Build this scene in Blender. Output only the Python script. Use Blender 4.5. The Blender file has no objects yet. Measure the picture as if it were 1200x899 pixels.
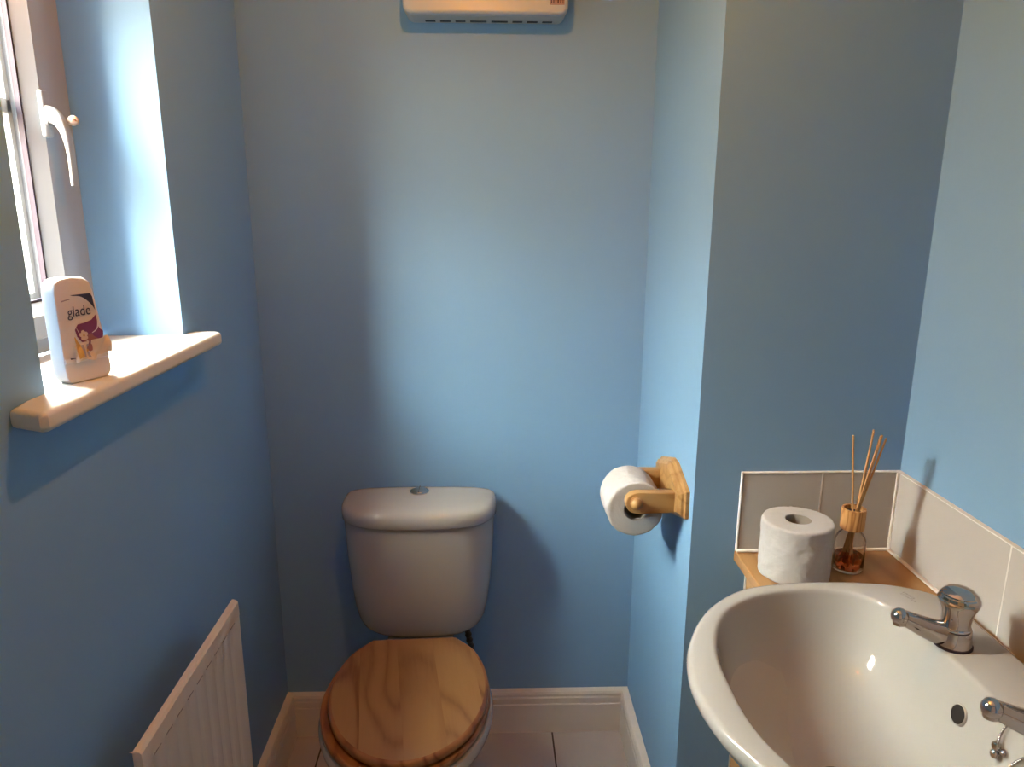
import bpy, bmesh, math, random
from mathutils import Vector, Matrix, noise
random.seed(7)
S = bpy.context.scene
COL = S.collection
R = math.radians
PI = math.pi

# ------------------------------------------------------------------ camera
F_PX, PITCH, YAW, ROLL, CAM_H = 858.17, 13.6065, 1.8717, 0.2029, 1.4287
cam_d = bpy.data.cameras.new('camera')
cam = bpy.data.objects.new('camera', cam_d); COL.objects.link(cam)
cam_d.sensor_width = 36; cam_d.lens = F_PX * 36 / 1200; cam_d.clip_start = 0.02
pi_, ya, ro = R(PITCH), R(YAW), R(ROLL)
fw = Vector((math.sin(ya)*math.cos(pi_), math.cos(ya)*math.cos(pi_), -math.sin(pi_)))
rr = Vector((math.cos(ya), -math.sin(ya), 0)); uu = rr.cross(fw)
r2 = rr*math.cos(ro) + uu*math.sin(ro); u2 = -rr*math.sin(ro) + uu*math.cos(ro)
m = Matrix((r2, u2, -fw)).transposed().to_4x4(); m.translation = Vector((0, 0, CAM_H))
cam.matrix_world = m
S.camera = cam

# ------------------------------------------------------------------ light, world, exposure
S.view_settings.view_transform = 'Standard'; S.view_settings.look = 'None'
S.view_settings.gamma = 1; S.view_settings.use_curve_mapping = False
S.view_settings.exposure = 0.13
S.cycles.use_denoising = True
S.cycles.max_bounces = 14; S.cycles.diffuse_bounces = 8; S.cycles.transmission_bounces = 10
S.cycles.transparent_max_bounces = 12
S.cycles.sample_clamp_indirect = 8
# overcast daylight: ground reflection, low sky / opposite buildings, high sky
GROUND = (8.0, 5.5, 2.4)
LOWSKY = (50.0, 37.0, 26.0)
HIGHSKY = (133.0, 128.0, 107.0)
W = bpy.data.worlds.new('sky'); S.world = W; W.use_nodes = True
nt = W.node_tree; bg = nt.nodes['Background']
tc = nt.nodes.new('ShaderNodeTexCoord'); sp = nt.nodes.new('ShaderNodeSeparateXYZ')
nt.links.new(tc.outputs['Generated'], sp.inputs[0])
def band(lo, hi, a, b):
    f = nt.nodes.new('ShaderNodeMapRange'); f.interpolation_type = 'SMOOTHSTEP'
    f.inputs[1].default_value = lo; f.inputs[2].default_value = hi; nt.links.new(sp.outputs[2], f.inputs[0])
    mx = nt.nodes.new('ShaderNodeMix'); mx.data_type = 'RGBA'; nt.links.new(f.outputs[0], mx.inputs[0])
    for k, v in ((6, a), (7, b)):
        if isinstance(v, tuple): mx.inputs[k].default_value = (*v, 1)
        else: nt.links.new(v, mx.inputs[k])
    return mx.outputs[2]
nt.links.new(band(.30, .50, band(-.06, .06, GROUND, LOWSKY), HIGHSKY), bg.inputs[0]); bg.inputs[1].default_value = 1.0
LAMP_W = 12.8
LAMP_C = (1.0, 0.365, 0.055)
LAMP_P = (-0.03, 0.90, 2.05)

# ------------------------------------------------------------------ materials
def mat(name, col=(.8, .8, .8), rough=.5, metal=0, **kw):
    m = bpy.data.materials.new(name); m.use_nodes = True
    b = m.node_tree.nodes['Principled BSDF']
    b.inputs['Base Color'].default_value = (*col, 1)
    b.inputs['Roughness'].default_value = rough
    b.inputs['Metallic'].default_value = metal
    for k, v in kw.items(): b.inputs[k].default_value = v
    return m
def nodes(m): return m.node_tree.nodes, m.node_tree.links, m.node_tree.nodes['Principled BSDF']
def add_bump(m, scale, strength, dist=.001, stretch=(1, 1, 1), detail=3):
    N, L, b = nodes(m)
    t = N.new('ShaderNodeTexCoord'); mp = N.new('ShaderNodeMapping'); mp.inputs['Scale'].default_value = stretch
    n = N.new('ShaderNodeTexNoise'); n.inputs['Scale'].default_value = scale; n.inputs['Detail'].default_value = detail
    bp = N.new('ShaderNodeBump'); bp.inputs['Strength'].default_value = strength; bp.inputs['Distance'].default_value = dist
    L.new(t.outputs['Object'], mp.inputs[0]); L.new(mp.outputs[0], n.inputs[0])
    L.new(n.outputs[0], bp.inputs['Height']); L.new(bp.outputs[0], b.inputs['Normal'])
    return n
def vary(m, c1, c2, scale, stretch=(1, 1, 1), detail=3):
    N, L, b = nodes(m)
    t = N.new('ShaderNodeTexCoord'); mp = N.new('ShaderNodeMapping'); mp.inputs['Scale'].default_value = stretch
    n = N.new('ShaderNodeTexNoise'); n.inputs['Scale'].default_value = scale; n.inputs['Detail'].default_value = detail
    r = N.new('ShaderNodeValToRGB'); r.color_ramp.elements[0].position = .35; r.color_ramp.elements[1].position = .65
    r.color_ramp.elements[0].color = (*c1, 1); r.color_ramp.elements[1].color = (*c2, 1)
    L.new(t.outputs['Object'], mp.inputs[0]); L.new(mp.outputs[0], n.inputs[0]); L.new(n.outputs[0], r.inputs[0])
    L.new(r.outputs[0], b.inputs['Base Color'])
PAINT = (0.225, 0.425, 0.68)
M = {}
M['paint'] = mat('blue_emulsion_paint', PAINT, .62)
vary(M['paint'], tuple(c*.985 for c in PAINT), tuple(min(1, c*1.015) for c in PAINT), 3)
add_bump(M['paint'], 260, .12, .0006)
M['ceiling'] = mat('white_ceiling_paint', (.72, .72, .70), .8)
M['white_gloss'] = mat('white_gloss_paint', (.78, .76, .73), .3)
M['sill'] = mat('sill_paint', (.82, .82, .78), .32)
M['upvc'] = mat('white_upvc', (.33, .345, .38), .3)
M['gasket'] = mat('dark_gasket', (.03, .02, .04), .6)
M['spacer'] = mat('grey_spacer', (.40, .44, .48), .4)
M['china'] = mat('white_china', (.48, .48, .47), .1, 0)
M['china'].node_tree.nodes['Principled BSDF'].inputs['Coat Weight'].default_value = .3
M['chrome'] = mat('chrome', (.72, .72, .74), .07, 1)
add_bump(M['chrome'], 30, .02, .001)
M['black'] = mat('black_rubber', (.015, .015, .017), .5)
M['hole'] = mat('dark_cavity', (.01, .008, .008), .8)
M['radiator'] = mat('radiator_enamel', (.86, .84, .78), .32)
M['seam'] = mat('radiator_seam_grey', (.40, .37, .35), .6)  # darker grey dashes along the top seam
M['heater'] = mat('heater_cream_plastic', (.42, .50, .60), .35)
M['heater2'] = mat('heater_base_plastic', (.50, .54, .58), .4)
M['vent'] = mat('heater_vent_dark', (.02, .03, .05), .6)
M['badge'] = mat('heater_badge', (.34, .22, .20), .5)
M['badge_ink'] = mat('heater_badge_ink', (.05, .01, .02), .5)
M['caulk'] = mat('white_caulk', (.82, .82, .80), .45)
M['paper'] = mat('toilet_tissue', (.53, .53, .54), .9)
add_bump(M['paper'], 38, .8, .005, detail=6)
M['card'] = mat('grey_cardboard', (.30, .27, .24), .9)
M['plastic'] = mat('freshener_plastic', (.80, .78, .82), .3)
M['plastic2'] = mat('freshener_side_plastic', (.66, .76, .84), .3)
M['lab0'] = mat('label_white', (.80, .77, .80), .4)
M['lab1'] = mat('label_navy', (.03, .03, .10), .4)
M['lab2'] = mat('label_purple', (.20, .03, .12), .4)
M['lab3'] = mat('label_gold', (.62, .36, .08), .35)
M['lab4'] = mat('label_pink_brown', (.33, .13, .12), .4)
M['lab5'] = mat('label_cream', (.80, .68, .60), .45)
M['lab6'] = mat('label_grey', (.38, .34, .42), .45)
M['reed'] = mat('reed_wood', (.62, .38, .16), .7)
M['bulb'] = mat('bulb_glow', (1, 1, 1), .5)
b_ = M['bulb'].node_tree.nodes['Principled BSDF']
b_.inputs['Emission Color'].default_value = (*LAMP_C, 1); b_.inputs['Emission Strength'].default_value = 3
def glass(name, col, rough=.0, ior=1.45):
    m = bpy.data.materials.new(name); m.use_nodes = True
    N = m.node_tree.nodes; L = m.node_tree.links; b = N['Principled BSDF']
    b.inputs['Base Color'].default_value = (*col, 1); b.inputs['Roughness'].default_value = rough
    b.inputs['Transmission Weight'].default_value = 1; b.inputs['IOR'].default_value = ior
    return m
M['glass'] = glass('clear_bottle_glass', (.97, .97, .97))
M['oil'] = glass('amber_red_oil', (.78, .17, .07), 0, 1.3)
m = bpy.data.materials.new('window_glass'); m.use_nodes = True
N = m.node_tree.nodes; L = m.node_tree.links; N.remove(N['Principled BSDF'])
tr = N.new('ShaderNodeBsdfTransparent'); gl = N.new('ShaderNodeBsdfGlossy'); gl.inputs['Roughness'].default_value = .02
mx = N.new('ShaderNodeMixShader'); mx.inputs[0].default_value = .06; tr.inputs[0].default_value = (.97, .99, 1, 1)
L.new(tr.outputs[0], mx.inputs[1]); L.new(gl.outputs[0], mx.inputs[2]); L.new(mx.outputs[0], N['Material Output'].inputs[0])
M['pane'] = m

def wood(name, light, mid, dark, strip=0, axis='Y', rings=9, fine=.25, scale=6.0, stretch=.22, rough=.3, tilt=0):
    """grain lines as level curves of a stretched noise, optional glued strips across the board"""
    m = bpy.data.materials.new(name); m.use_nodes = True
    N, L, b = nodes(m); b.inputs['Roughness'].default_value = rough
    t = N.new('ShaderNodeTexCoord'); mp = N.new('ShaderNodeMapping')
    mp.inputs['Rotation'].default_value = (0, 0, tilt)
    L.new(t.outputs['Object'], mp.inputs[0])
    s = N.new('ShaderNodeSeparateXYZ'); L.new(mp.outputs[0], s.inputs[0])
    along, across = ('Y', 'X') if axis == 'Y' else ('X', 'Y') if axis == 'X' else ('Z', 'Y')
    def mth(op, a, bb=None):
        n = N.new('ShaderNodeMath'); n.operation = op
        for i, v in enumerate((a, bb)):
            if v is None: continue
            if isinstance(v, (int, float)): n.inputs[i].default_value = v
            else: L.new(v, n.inputs[i])
        return n.outputs[0]
    c = N.new('ShaderNodeCombineXYZ')
    third = ({'X', 'Y', 'Z'} - {along, across}).pop()
    al = mth('MULTIPLY', s.outputs[along], stretch); ac = s.outputs[across]; th = s.outputs[third]
    wn = None
    if strip:
        fl = mth('FLOOR', mth('DIVIDE', mth('ADD', s.outputs[across], 5.013), strip))
        wn = N.new('ShaderNodeTexWhiteNoise'); wn.noise_dimensions = '1D'; L.new(fl, wn.inputs['W'])
        al = mth('ADD', al, mth('MULTIPLY', wn.outputs['Value'], 7.3))
        th = mth('ADD', th, mth('MULTIPLY', wn.outputs['Value'], 3.1))
    L.new(al, c.inputs[0]); L.new(ac, c.inputs[1]); L.new(th, c.inputs[2])
    n1 = N.new('ShaderNodeTexNoise'); n1.inputs['Scale'].default_value = scale; n1.inputs['Detail'].default_value = 1.2
    L.new(c.outputs[0], n1.inputs['Vector'])
    lev = mth('POWER', mth('ADD', mth('MULTIPLY', mth('SINE', mth('MULTIPLY', n1.outputs[0], rings*6.2832)), .5), .5), 2.2)
    n2 = N.new('ShaderNodeTexNoise'); n2.inputs['Scale'].default_value = scale*28; n2.inputs['Detail'].default_value = 3
    c2 = N.new('ShaderNodeCombineXYZ'); L.new(mth('MULTIPLY', al, .35), c2.inputs[0]); L.new(ac, c2.inputs[1]); L.new(th, c2.inputs[2])
    L.new(c2.outputs[0], n2.inputs['Vector'])
    f = mth('ADD', mth('MULTIPLY', lev, 1-fine), mth('MULTIPLY', n2.outputs[0], fine))
    if wn: f = mth('ADD', f, mth('MULTIPLY', mth('SUBTRACT', wn.outputs['Value'], .5), .28))
    r = N.new('ShaderNodeValToRGB'); L.new(f, r.inputs[0])
    e = r.color_ramp.elements
    e[0].position = .12; e[0].color = (*light, 1); e[1].position = .95; e[1].color = (*dark, 1)
    x = e.new(.62); x.color = (*mid, 1)
    L.new(r.outputs[0], b.inputs['Base Color'])
    return m
M['pine'] = wood('varnished_pine', (.40, .22, .085), (.33, .165, .058), (.21, .085, .025), strip=.083, rings=7, fine=.38, scale=6.5, stretch=.34, rough=.3, tilt=R(-9))
M['pine_edge'] = wood('dark_varnished_pine_edge', (.36, .145, .045), (.30, .11, .03), (.18, .055, .015), rings=8, scale=9, rough=.28)
M['oak'] = wood('golden_oak', (.47, .285, .115), (.42, .245, .09), (.35, .185, .06), rings=7, scale=14, stretch=.15, rough=.3, axis='X')
M['ledge'] = wood('oak_laminate', (.46, .27, .115), (.41, .235, .095), (.35, .19, .075), rings=5, scale=9, stretch=.12, rough=.35, axis='Y')
M['collar'] = wood('light_turned_wood', (.66, .38, .15), (.55, .28, .09), (.34, .15, .05), rings=9, scale=40, stretch=.15, rough=.45, axis='Z')

def tile_mat(name, col, grout, size, off, axes, gw=.003, rough=.15, varc=.02):
    m = bpy.data.materials.new(name); m.use_nodes = True
    N, L, b = nodes(m); b.inputs['Roughness'].default_value = rough
    t = N.new('ShaderNodeTexCoord'); s = N.new('ShaderNodeSeparateXYZ'); L.new(t.outputs['Object'], s.inputs[0])
    def mth(op, a, bb=None):
        n = N.new('ShaderNodeMath'); n.operation = op
        for i, v in enumerate((a, bb)):
            if v is None: continue
            if isinstance(v, (int, float)): n.inputs[i].default_value = v
            else: L.new(v, n.inputs[i])
        return n.outputs[0]
    g = None
    for ax, o, sz in zip(axes, off, size):
        q = mth('ABSOLUTE', mth('SUBTRACT', mth('PINGPONG', mth('ADD', s.outputs[ax], -o + 10*sz), sz/2), 0))
        # distance to nearest joint: pingpong(x, sz/2) is 0 at joints
        k = mth('LESS_THAN', q, gw/2)
        g = k if g is None else mth('MAXIMUM', g, k)
    mx = N.new('ShaderNodeMix'); mx.data_type = 'RGBA'; L.new(g, mx.inputs['Factor'])
    n = N.new('ShaderNodeTexNoise'); n.inputs['Scale'].default_value = 8; n.inputs['Detail'].default_value = 4
    L.new(t.outputs['Object'], n.inputs['Vector'])
    r = N.new('ShaderNodeValToRGB'); r.color_ramp.elements[0].position = .3; r.color_ramp.elements[1].position = .7
    r.color_ramp.elements[0].color = (*[c*(1-varc) for c in col], 1); r.color_ramp.elements[1].color = (*[c*(1+varc) for c in col], 1)
    L.new(n.outputs[0], r.inputs[0]); L.new(r.outputs[0], mx.inputs[6]); mx.inputs[7].default_value = (*grout, 1)
    L.new(mx.outputs[2], b.inputs['Base Color'])
    bp = N.new('ShaderNodeBump'); bp.inputs['Strength'].default_value = .5; bp.inputs['Distance'].default_value = .001; bp.invert = True
    L.new(g, bp.inputs['Height']); L.new(bp.outputs[0], b.inputs['Normal'])
    return m

# ------------------------------------------------------------------ mesh helpers
def link(name, bm, mats, parent=None, smooth=True, angle=40):
    bmesh.ops.remove_doubles(bm, verts=bm.verts, dist=1e-6)
    bmesh.ops.recalc_face_normals(bm, faces=bm.faces)
    me = bpy.data.meshes.new(name); bm.to_mesh(me); bm.free()
    if not isinstance(mats, (list, tuple)): mats = [mats]
    for q in mats: me.materials.append(M[q] if isinstance(q, str) else q)
    for p in me.polygons: p.use_smooth = smooth
    if smooth:
        try: me.set_sharp_from_angle(angle=R(angle))
        except Exception: pass
    o = bpy.data.objects.new(name, me); COL.objects.link(o)
    if smooth and len(me.polygons) < 400:
        wn = o.modifiers.new('weighted', 'WEIGHTED_NORMAL'); wn.keep_sharp = True
    if parent:
        o.parent = parent
        off = -origin(parent)
        for v in me.vertices: v.co += off
    return o
def origin(o):
    v = Vector((0, 0, 0))
    while o: v += o.location; o = o.parent
    return v
def structure(name, bm, mats, **k):
    o = link(name, bm, mats, **k); o['kind'] = 'structure'; return o
def thing(name, label, cat, loc, group=None):
    o = bpy.data.objects.new(name, None); COL.objects.link(o); o.location = loc
    o.empty_display_size = .05
    o['label'] = label; o['category'] = cat
    if group: o['group'] = group
    return o
def box(bm, x0, x1, y0, y1, z0, z1, bev=0, seg=2, mi=0):
    r = bmesh.ops.create_cube(bm, size=1)
    for v in r['verts']:
        v.co = Vector(((x0+x1)/2 + v.co.x*(x1-x0), (y0+y1)/2 + v.co.y*(y1-y0), (z0+z1)/2 + v.co.z*(z1-z0)))
    fs = {f for v in r['verts'] for f in v.link_faces}
    for f in fs: f.material_index = mi
    if bev:
        es = {e for v in r['verts'] for e in v.link_edges}
        q = bmesh.ops.bevel(bm, geom=list(es), offset=bev, segments=seg, affect='EDGES', profile=.5)
        for f in q['faces']: f.material_index = mi
    return bm
def B(*a, **k):
    return box(bmesh.new(), *a, **k)
def loft(bm, rings, cap0=True, cap1=True, closed=True, mi=0):
    vs = [[bm.verts.new(p) for p in r] for r in rings]
    n = len(rings[0])
    for a, b in zip(vs, vs[1:]):
        for i in range(n if closed else n-1):
            j = (i+1) % n
            try: f = bm.faces.new((a[i], a[j], b[j], b[i])); f.material_index = mi
            except ValueError: pass
    if cap0: bm.faces.new(vs[0][::-1]).material_index = mi
    if cap1: bm.faces.new(vs[-1]).material_index = mi
    return vs
def lathe(bm, prof, origin=(0, 0, 0), axis=(0, 0, 1), n=40, cap0=True, cap1=True, mi=0):
    q = Vector(axis).normalized().to_track_quat('Z', 'Y').to_matrix()
    o = Vector(origin)
    rings = [[o + q @ Vector((r*math.cos(2*PI*i/n), r*math.sin(2*PI*i/n), z)) for i in range(n)] for r, z in prof]
    return loft(bm, rings, cap0, cap1, mi=mi)
def tube(bm, pts, rads, n=16, mi=0, flat=1.0, up=(0, 0, 1)):
    pts = [Vector(p) for p in pts]
    if isinstance(rads, (int, float)): rads = [rads]*len(pts)
    rings = []
    for i, p in enumerate(pts):
        d = (pts[min(i+1, len(pts)-1)] - pts[max(i-1, 0)]).normalized()
        s = d.cross(Vector(up))
        if s.length < 1e-4: s = d.cross(Vector((1, 0, 0)))
        s.normalize(); t = s.cross(d)
        rings.append([p + s*rads[i]*math.cos(2*PI*k/n) + t*rads[i]*flat*math.sin(2*PI*k/n) for k in range(n)])
    loft(bm, rings, mi=mi)
def cat(pts, k=8, closed=False):
    """Catmull-Rom through points"""
    P = [Vector(p) for p in pts]; n = len(P); out = []
    rng = n if closed else n-1
    for i in range(rng):
        g = (lambda j: P[j % n]) if closed else (lambda j: P[max(0, min(n-1, j))])
        a, b, c, d = g(i-1), g(i), g(i+1), g(i+2)
        for s in range(k):
            t = s/k
            out.append(.5*((2*b) + (c-a)*t + (2*a-5*b+4*c-d)*t*t + (3*b-a-3*c+d)*t**3))
    if not closed: out.append(P[-1])
    return out
def sphere(bm, c, r, n=16, mi=0, sc=(1, 1, 1)):
    q = bmesh.ops.create_uvsphere(bm, u_segments=n, v_segments=max(6, n//2), radius=r)
    for v in q['verts']: v.co = Vector(c) + Vector((v.co.x*sc[0], v.co.y*sc[1], v.co.z*sc[2]))
    for f in {f for v in q['verts'] for f in v.link_faces}: f.material_index = mi
def prism(bm, poly, axis, a, b, bev=0, mi=0):
    """extrude 2d polygon along an axis between a and b"""
    def P(p, t):
        if axis == 'x': return (t, p[0], p[1])
        if axis == 'y': return (p[0], t, p[1])
        return (p[0], p[1], t)
    v0 = [bm.verts.new(P(p, a)) for p in poly]; v1 = [bm.verts.new(P(p, b)) for p in poly]
    n = len(poly); fs = [bm.faces.new(v0[::-1]), bm.faces.new(v1)]
    for i in range(n): fs.append(bm.faces.new((v0[i], v0[(i+1) % n], v1[(i+1) % n], v1[i])))
    for f in fs: f.material_index = mi
    if bev:
        es = set(fs[0].edges) | set(fs[1].edges)
        bmesh.ops.bevel(bm, geom=list(es), offset=bev, segments=3, affect='EDGES', profile=.5)
    return bm

# ------------------------------------------------------------------ room dimensions
XL, XB, XR = -.556, .3835, .7715       # left wall, side of the boxed-in pillar, right wall
YB, YP, YF = 1.7778, 1.2734, -.42       # back wall, pillar front, wall behind the camera
ZC = 2.36
WY0, WY1, WZ0, WZ1 = .907, 1.337, 1.173, 1.955   # window opening
T = .12

structure('floor', B(XL-T, XR+T, YF-T, YB+T, -.08, 0), tile_mat('cream_floor_tiles', (.49, .47, .49), (.08, .07, .07), (.3155, .3155), (.173, 1.775), ('X', 'Y'), .0045, .22), smooth=False)
structure('ceiling', B(XL-.25, XR+T, YF-T, YB+T, ZC, ZC+.08), 'ceiling', smooth=False)
structure('wall_back', B(XL, XB+.01, YB, YB+T, 0, ZC), 'paint', smooth=False)
structure('wall_pillar', B(XB, XR+T, YP, YB+T, 0, ZC), 'paint', smooth=False)
structure('wall_right', B(XR, XR+T, YF-T, YP, 0, ZC), 'paint', smooth=False)
structure('wall_front', B(XL, XR, YF-T, YF, 0, ZC), 'paint', smooth=False)
bm = bmesh.new()
xo = XL-.25
box(bm, xo, XL, YF-T, WY0, 0, ZC); box(bm, xo, XL, WY1, YB+T, 0, ZC)
box(bm, xo, XL, WY0, WY1, 0, WZ0); box(bm, xo, XL, WY0, WY1, WZ1, ZC)
structure('wall_left', bm, 'paint', smooth=False)

# door in the wall behind the camera
bm = B(-.36, .42, YF, YF+.035, .005, 2.0, bev=.003)
for x0, x1 in ((-.28, .0), (.06, .34)):
    for z0, z1 in ((.2, .9), (1.05, 1.85)): box(bm, x0, x1, YF+.033, YF+.041, z0, z1, bev=.006)
d = structure('door_1', bm, 'white_gloss')
bm = bmesh.new(); lathe(bm, [(.024, 0), (.024, .006), (.009, .01), (.009, .04)], (-.31, YF+.035, 1.0), (0, 1, 0), 20)
tube(bm, [(-.31, YF+.07, 1.0), (-.25, YF+.072, 1.0), (-.20, YF+.072, 1.0)], [.009, .008, .008], 12)
link('door_handle', bm, 'chrome', d)
bm = bmesh.new()
box(bm, -.43, -.362, YF, YF+.02, 0, 2.07, bev=.004); box(bm, .422, .49, YF, YF+.02, 0, 2.07, bev=.004); box(bm, -.362, .422, YF, YF+.02, 2.004, 2.07, bev=.004)
structure('trim_3', bm, 'white_gloss')

# skirting: moulded profile (offset from wall, height)
SK = [(0, 0), (.022, 0), (.022, .088), (.0195, .0905), (.0215, .093), (.0215, .108), (.0185, .112), (.0205, .1145), (.0205, .120), (.017, .1255), (0, .1266)]
bm = bmesh.new()
loft(bm, [[(XL+d_, y if not e else YB-d_, z) for d_, z in SK] for y, e in ((YF, 0), (YB, 1))])
structure('baseboard_left', bm, 'white_gloss', angle=25)
bm = bmesh.new()
loft(bm, [[(XL+d_, YB-d_, z) for d_, z in SK], [(XB-d_, YB-d_, z) for d_, z in SK]])
structure('baseboard_back', bm, 'white_gloss', angle=25)
bm = bmesh.new()
loft(bm, [[(XB-d_, YB-d_, z) for d_, z in SK], [(XB-d_, YP-d_, z) for d_, z in SK]])
loft(bm, [[(XB-d_, YP-d_, z) for d_, z in SK], [(.47, YP-d_, z) for d_, z in SK]])
structure('baseboard_right', bm, 'white_gloss', angle=25)

# ------------------------------------------------------------------ window
GX = -.712
w = bpy.data.objects.new('window_1', None); COL.objects.link(w); w.location = (-.71, (WY0+WY1)/2, 1.198); w['kind'] = 'structure'
bm = bmesh.new()      # fixed outer frame
fx0, fx1 = -.775, -.705
Z0, Z1 = 1.199, WZ1
fwid = .055
box(bm, fx0, fx1, WY1-.082, WY1, Z0, Z1, bev=.004); box(bm, fx0, fx1, WY0, WY0+.03, Z0, Z1, bev=.004)
box(bm, fx0, fx1, WY0+.03, WY1-.082, Z0, Z0+.03, bev=.004); box(bm, fx0, fx1, WY0+.03, WY1-.082, Z1-.04, Z1, bev=.004)
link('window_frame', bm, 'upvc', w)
bm = bmesh.new()      # opening sash, bevelled towards the glass
sy0, sy1, sz0, sz1 = WY0+.026, WY1-.080, Z0+.027, Z1-.036
def sash_ring(inset, x): return [(x, sy0+inset, sz0+inset), (x, sy1-inset, sz0+inset), (x, sy1-inset, sz1-inset), (x, sy0+inset, sz1-inset)]
loft(bm, [sash_ring(0, -.75), sash_ring(0, -.692), sash_ring(.003, -.688), sash_ring(.036, -.688), sash_ring(.040, -.692), sash_ring(.054, -.705), sash_ring(.056, -.75), sash_ring(0, -.75)], False, False)
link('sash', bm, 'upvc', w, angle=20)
bm = bmesh.new()
g0, g1, h0, h1 = sy0+.054, sy1-.054, sz0+.054, sz1-.054
def gring(i, x): return [(x, g0+i, h0+i), (x, g1-i, h0+i), (x, g1-i, h1-i), (x, g0+i, h1-i)]
loft(bm, [gring(0, -.706), gring(.004, -.706), gring(.004, -.714), gring(0, -.714)], False, False)
link('gasket', bm, 'gasket', w, smooth=False)
link('glass_pane', B(-.716, -.713, g0, g1, h0, h1), 'pane', w, smooth=False)
bm = bmesh.new()
loft(bm, [gring(.002, -.722), gring(.012, -.722), gring(.012, -.734), gring(.002, -.734)], False, False)
link('glazing_spacer', bm, 'spacer', w, smooth=False)
link('glazing_bar', B(-.734, -.722, g0, g1, 1.562, 1.584, bev=.002), 'upvc', w)
# lever handle
bm = bmesh.new()
box(bm, -.689, -.680, 1.212, 1.232, 1.530, 1.600, bev=.004, seg=3)
hp = link('handle_plate', bm, 'upvc', w)
bm = bmesh.new()
path = cat([(-.684, 1.222, 1.562), (-.674, 1.222, 1.562), (-.664, 1.223, 1.553), (-.6575, 1.224, 1.534), (-.655, 1.225, 1.505), (-.656, 1.226, 1.458)], 6)
n_ = len(path); rings = []
for i, p in enumerate(path):
    t = i/(n_-1)
    d_ = (path[min(i+1, n_-1)]-path[max(i-1, 0)]).normalized()
    s_ = Vector((0, 1, 0)); q = s_.cross(d_).normalized()
    hw = .0095 - .002*t; hh = (.016*(1-t)**2 + .0030)
    ring = []
    for k in range(16):
        a = 2*PI*k/16; ca, sa = math.cos(a), math.sin(a)
        ring.append(p + s_*hw*math.copysign(abs(ca)**.6, ca) + q*hh*math.copysign(abs(sa)**.6, sa))
    rings.append(ring)
loft(bm, rings)
link('handle_lever', bm, 'upvc', w)
bm = bmesh.new()
lathe(bm, [(.0035, 0), (.0035, .012), (.0062, .013), (.0078, .017), (.0074, .022), (.005, .0255), (.0018, .026), (.0015, .024)], (-.664, 1.250, 1.556), (.62, -.62, .05), 20)
link('handle_lock_button', bm, mat('pinkish_brass', (.75, .52, .42), .3, .3), w)
bm = bmesh.new()      # window board, T-shaped plan with rounded nose
plan = [(-.706, WY0+.001), (XL, WY0+.001), (XL, .836), (-.512, .817), (-.504, .822), (-.501, 1.372), (-.509, 1.381), (XL, 1.384), (XL, WY1-.001), (-.706, WY1-.001)]
prism(bm, plan, 'z', WZ0+.0005, 1.1985, bev=.007)
link('window_sill', bm, 'sill', w)

# ------------------------------------------------------------------ splashback tiles, caulk, ledge
ZL, ZT = .7905, .949
TX0 = XR-.30
bm = bmesh.new()
for i in range(2):
    box(bm, TX0+.15*i+.001, TX0+.15*(i+1)-.001, YP-.007, YP, ZL, ZT-.001, bev=.0015)
t1 = structure('trim_1', bm, mat('cream_glazed_tile', (.57, .57, .56), .22))
vary(t1.data.materials[0], (.56, .56, .55), (.58, .58, .565), 5)
bm = bmesh.new()
y = YP-.007
while y > -.15:
    box(bm, XR-.007, XR, y-.304+.001, y-.001, ZL, ZT-.001, bev=.0015); y -= .304
t2 = structure('trim_2', bm, mat('cream_glazed_tile_side', (.72, .65, .57), .2))
vary(t2.data.materials[0], (.54, .53, .525), (.56, .55, .54), 5)  # same glazed tile, with this wall's light worked into its base colour
bm = bmesh.new()
box(bm, TX0-.0025, TX0, YP-.0085, YP, ZL, ZT+.0015, bev=.001)
box(bm, TX0, XR, YP-.0085, YP, ZT-.001, ZT+.0015, bev=.001)
box(bm, TX0+.1487, TX0+.1513, YP-.0074, YP, ZL, ZT)
box(bm, TX0-.0025, XR, YP-.013, YP-.004, ZL, ZL+.005, bev=.0022)
box(bm, XR-.0105, XR-.0045, YP-.011, YP-.004, ZL, ZT, bev=.002)
box(bm, XR-.013, XR-.004, .92, YP-.006, ZL, ZL+.005, bev=.0022)
box(bm, XR-.0085, XR, -.15, YP, ZT-.001, ZT+.001)
for k in (1, 2, 3, 4): box(bm, XR-.0068, XR-.0005, YP-.007-.304*k-.0015, YP-.007-.304*k+.0015, ZL, ZT-.001)
structure('trim_4', bm, 'caulk')

led = thing('ledge_shelf', 'oak-effect ledge along the tiles behind the wash basin, carrying a toilet roll and reed diffuser', 'shelf', (.62, 1.18, .0))
bm = bmesh.new()
prism(bm, [(.468, YP-.002), (.468, 1.103), (XR-.001, 1.103), (XR-.001, YP-.002)], 'z', .769, ZL, bev=.003)
link('shelf_board', bm, 'ledge', led, angle=30)
link('boxing_panel', B(.495, XR-.001, 1.118, YP-.001, 0, .769), 'ledge', led, smooth=False)
link('sealant_line', B(.4925, .4965, YP-.004, YP-.0005, .13, .769), 'caulk', led, smooth=False)

structure('trim_6', B(.752, XR-.0005, .10, 1.1025, .769, ZL, bev=.002), 'ledge')
# unseen board added outside above the window to block the steepest skylight
structure('added_sky_shade', B(-1.06, XL-.26, -.3, 2.3, 2.50, 2.54), 'white_gloss', smooth=False)

# ------------------------------------------------------------------ radiator
rad = thing('radiator', 'cream panel radiator on the blue wall below the window', 'radiator', (-.51, 1.06, .18))
ry0, ry1, rz0, rz1, rx = .862, 1.262, .20, .708, -.473
bm = bmesh.new()
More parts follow.
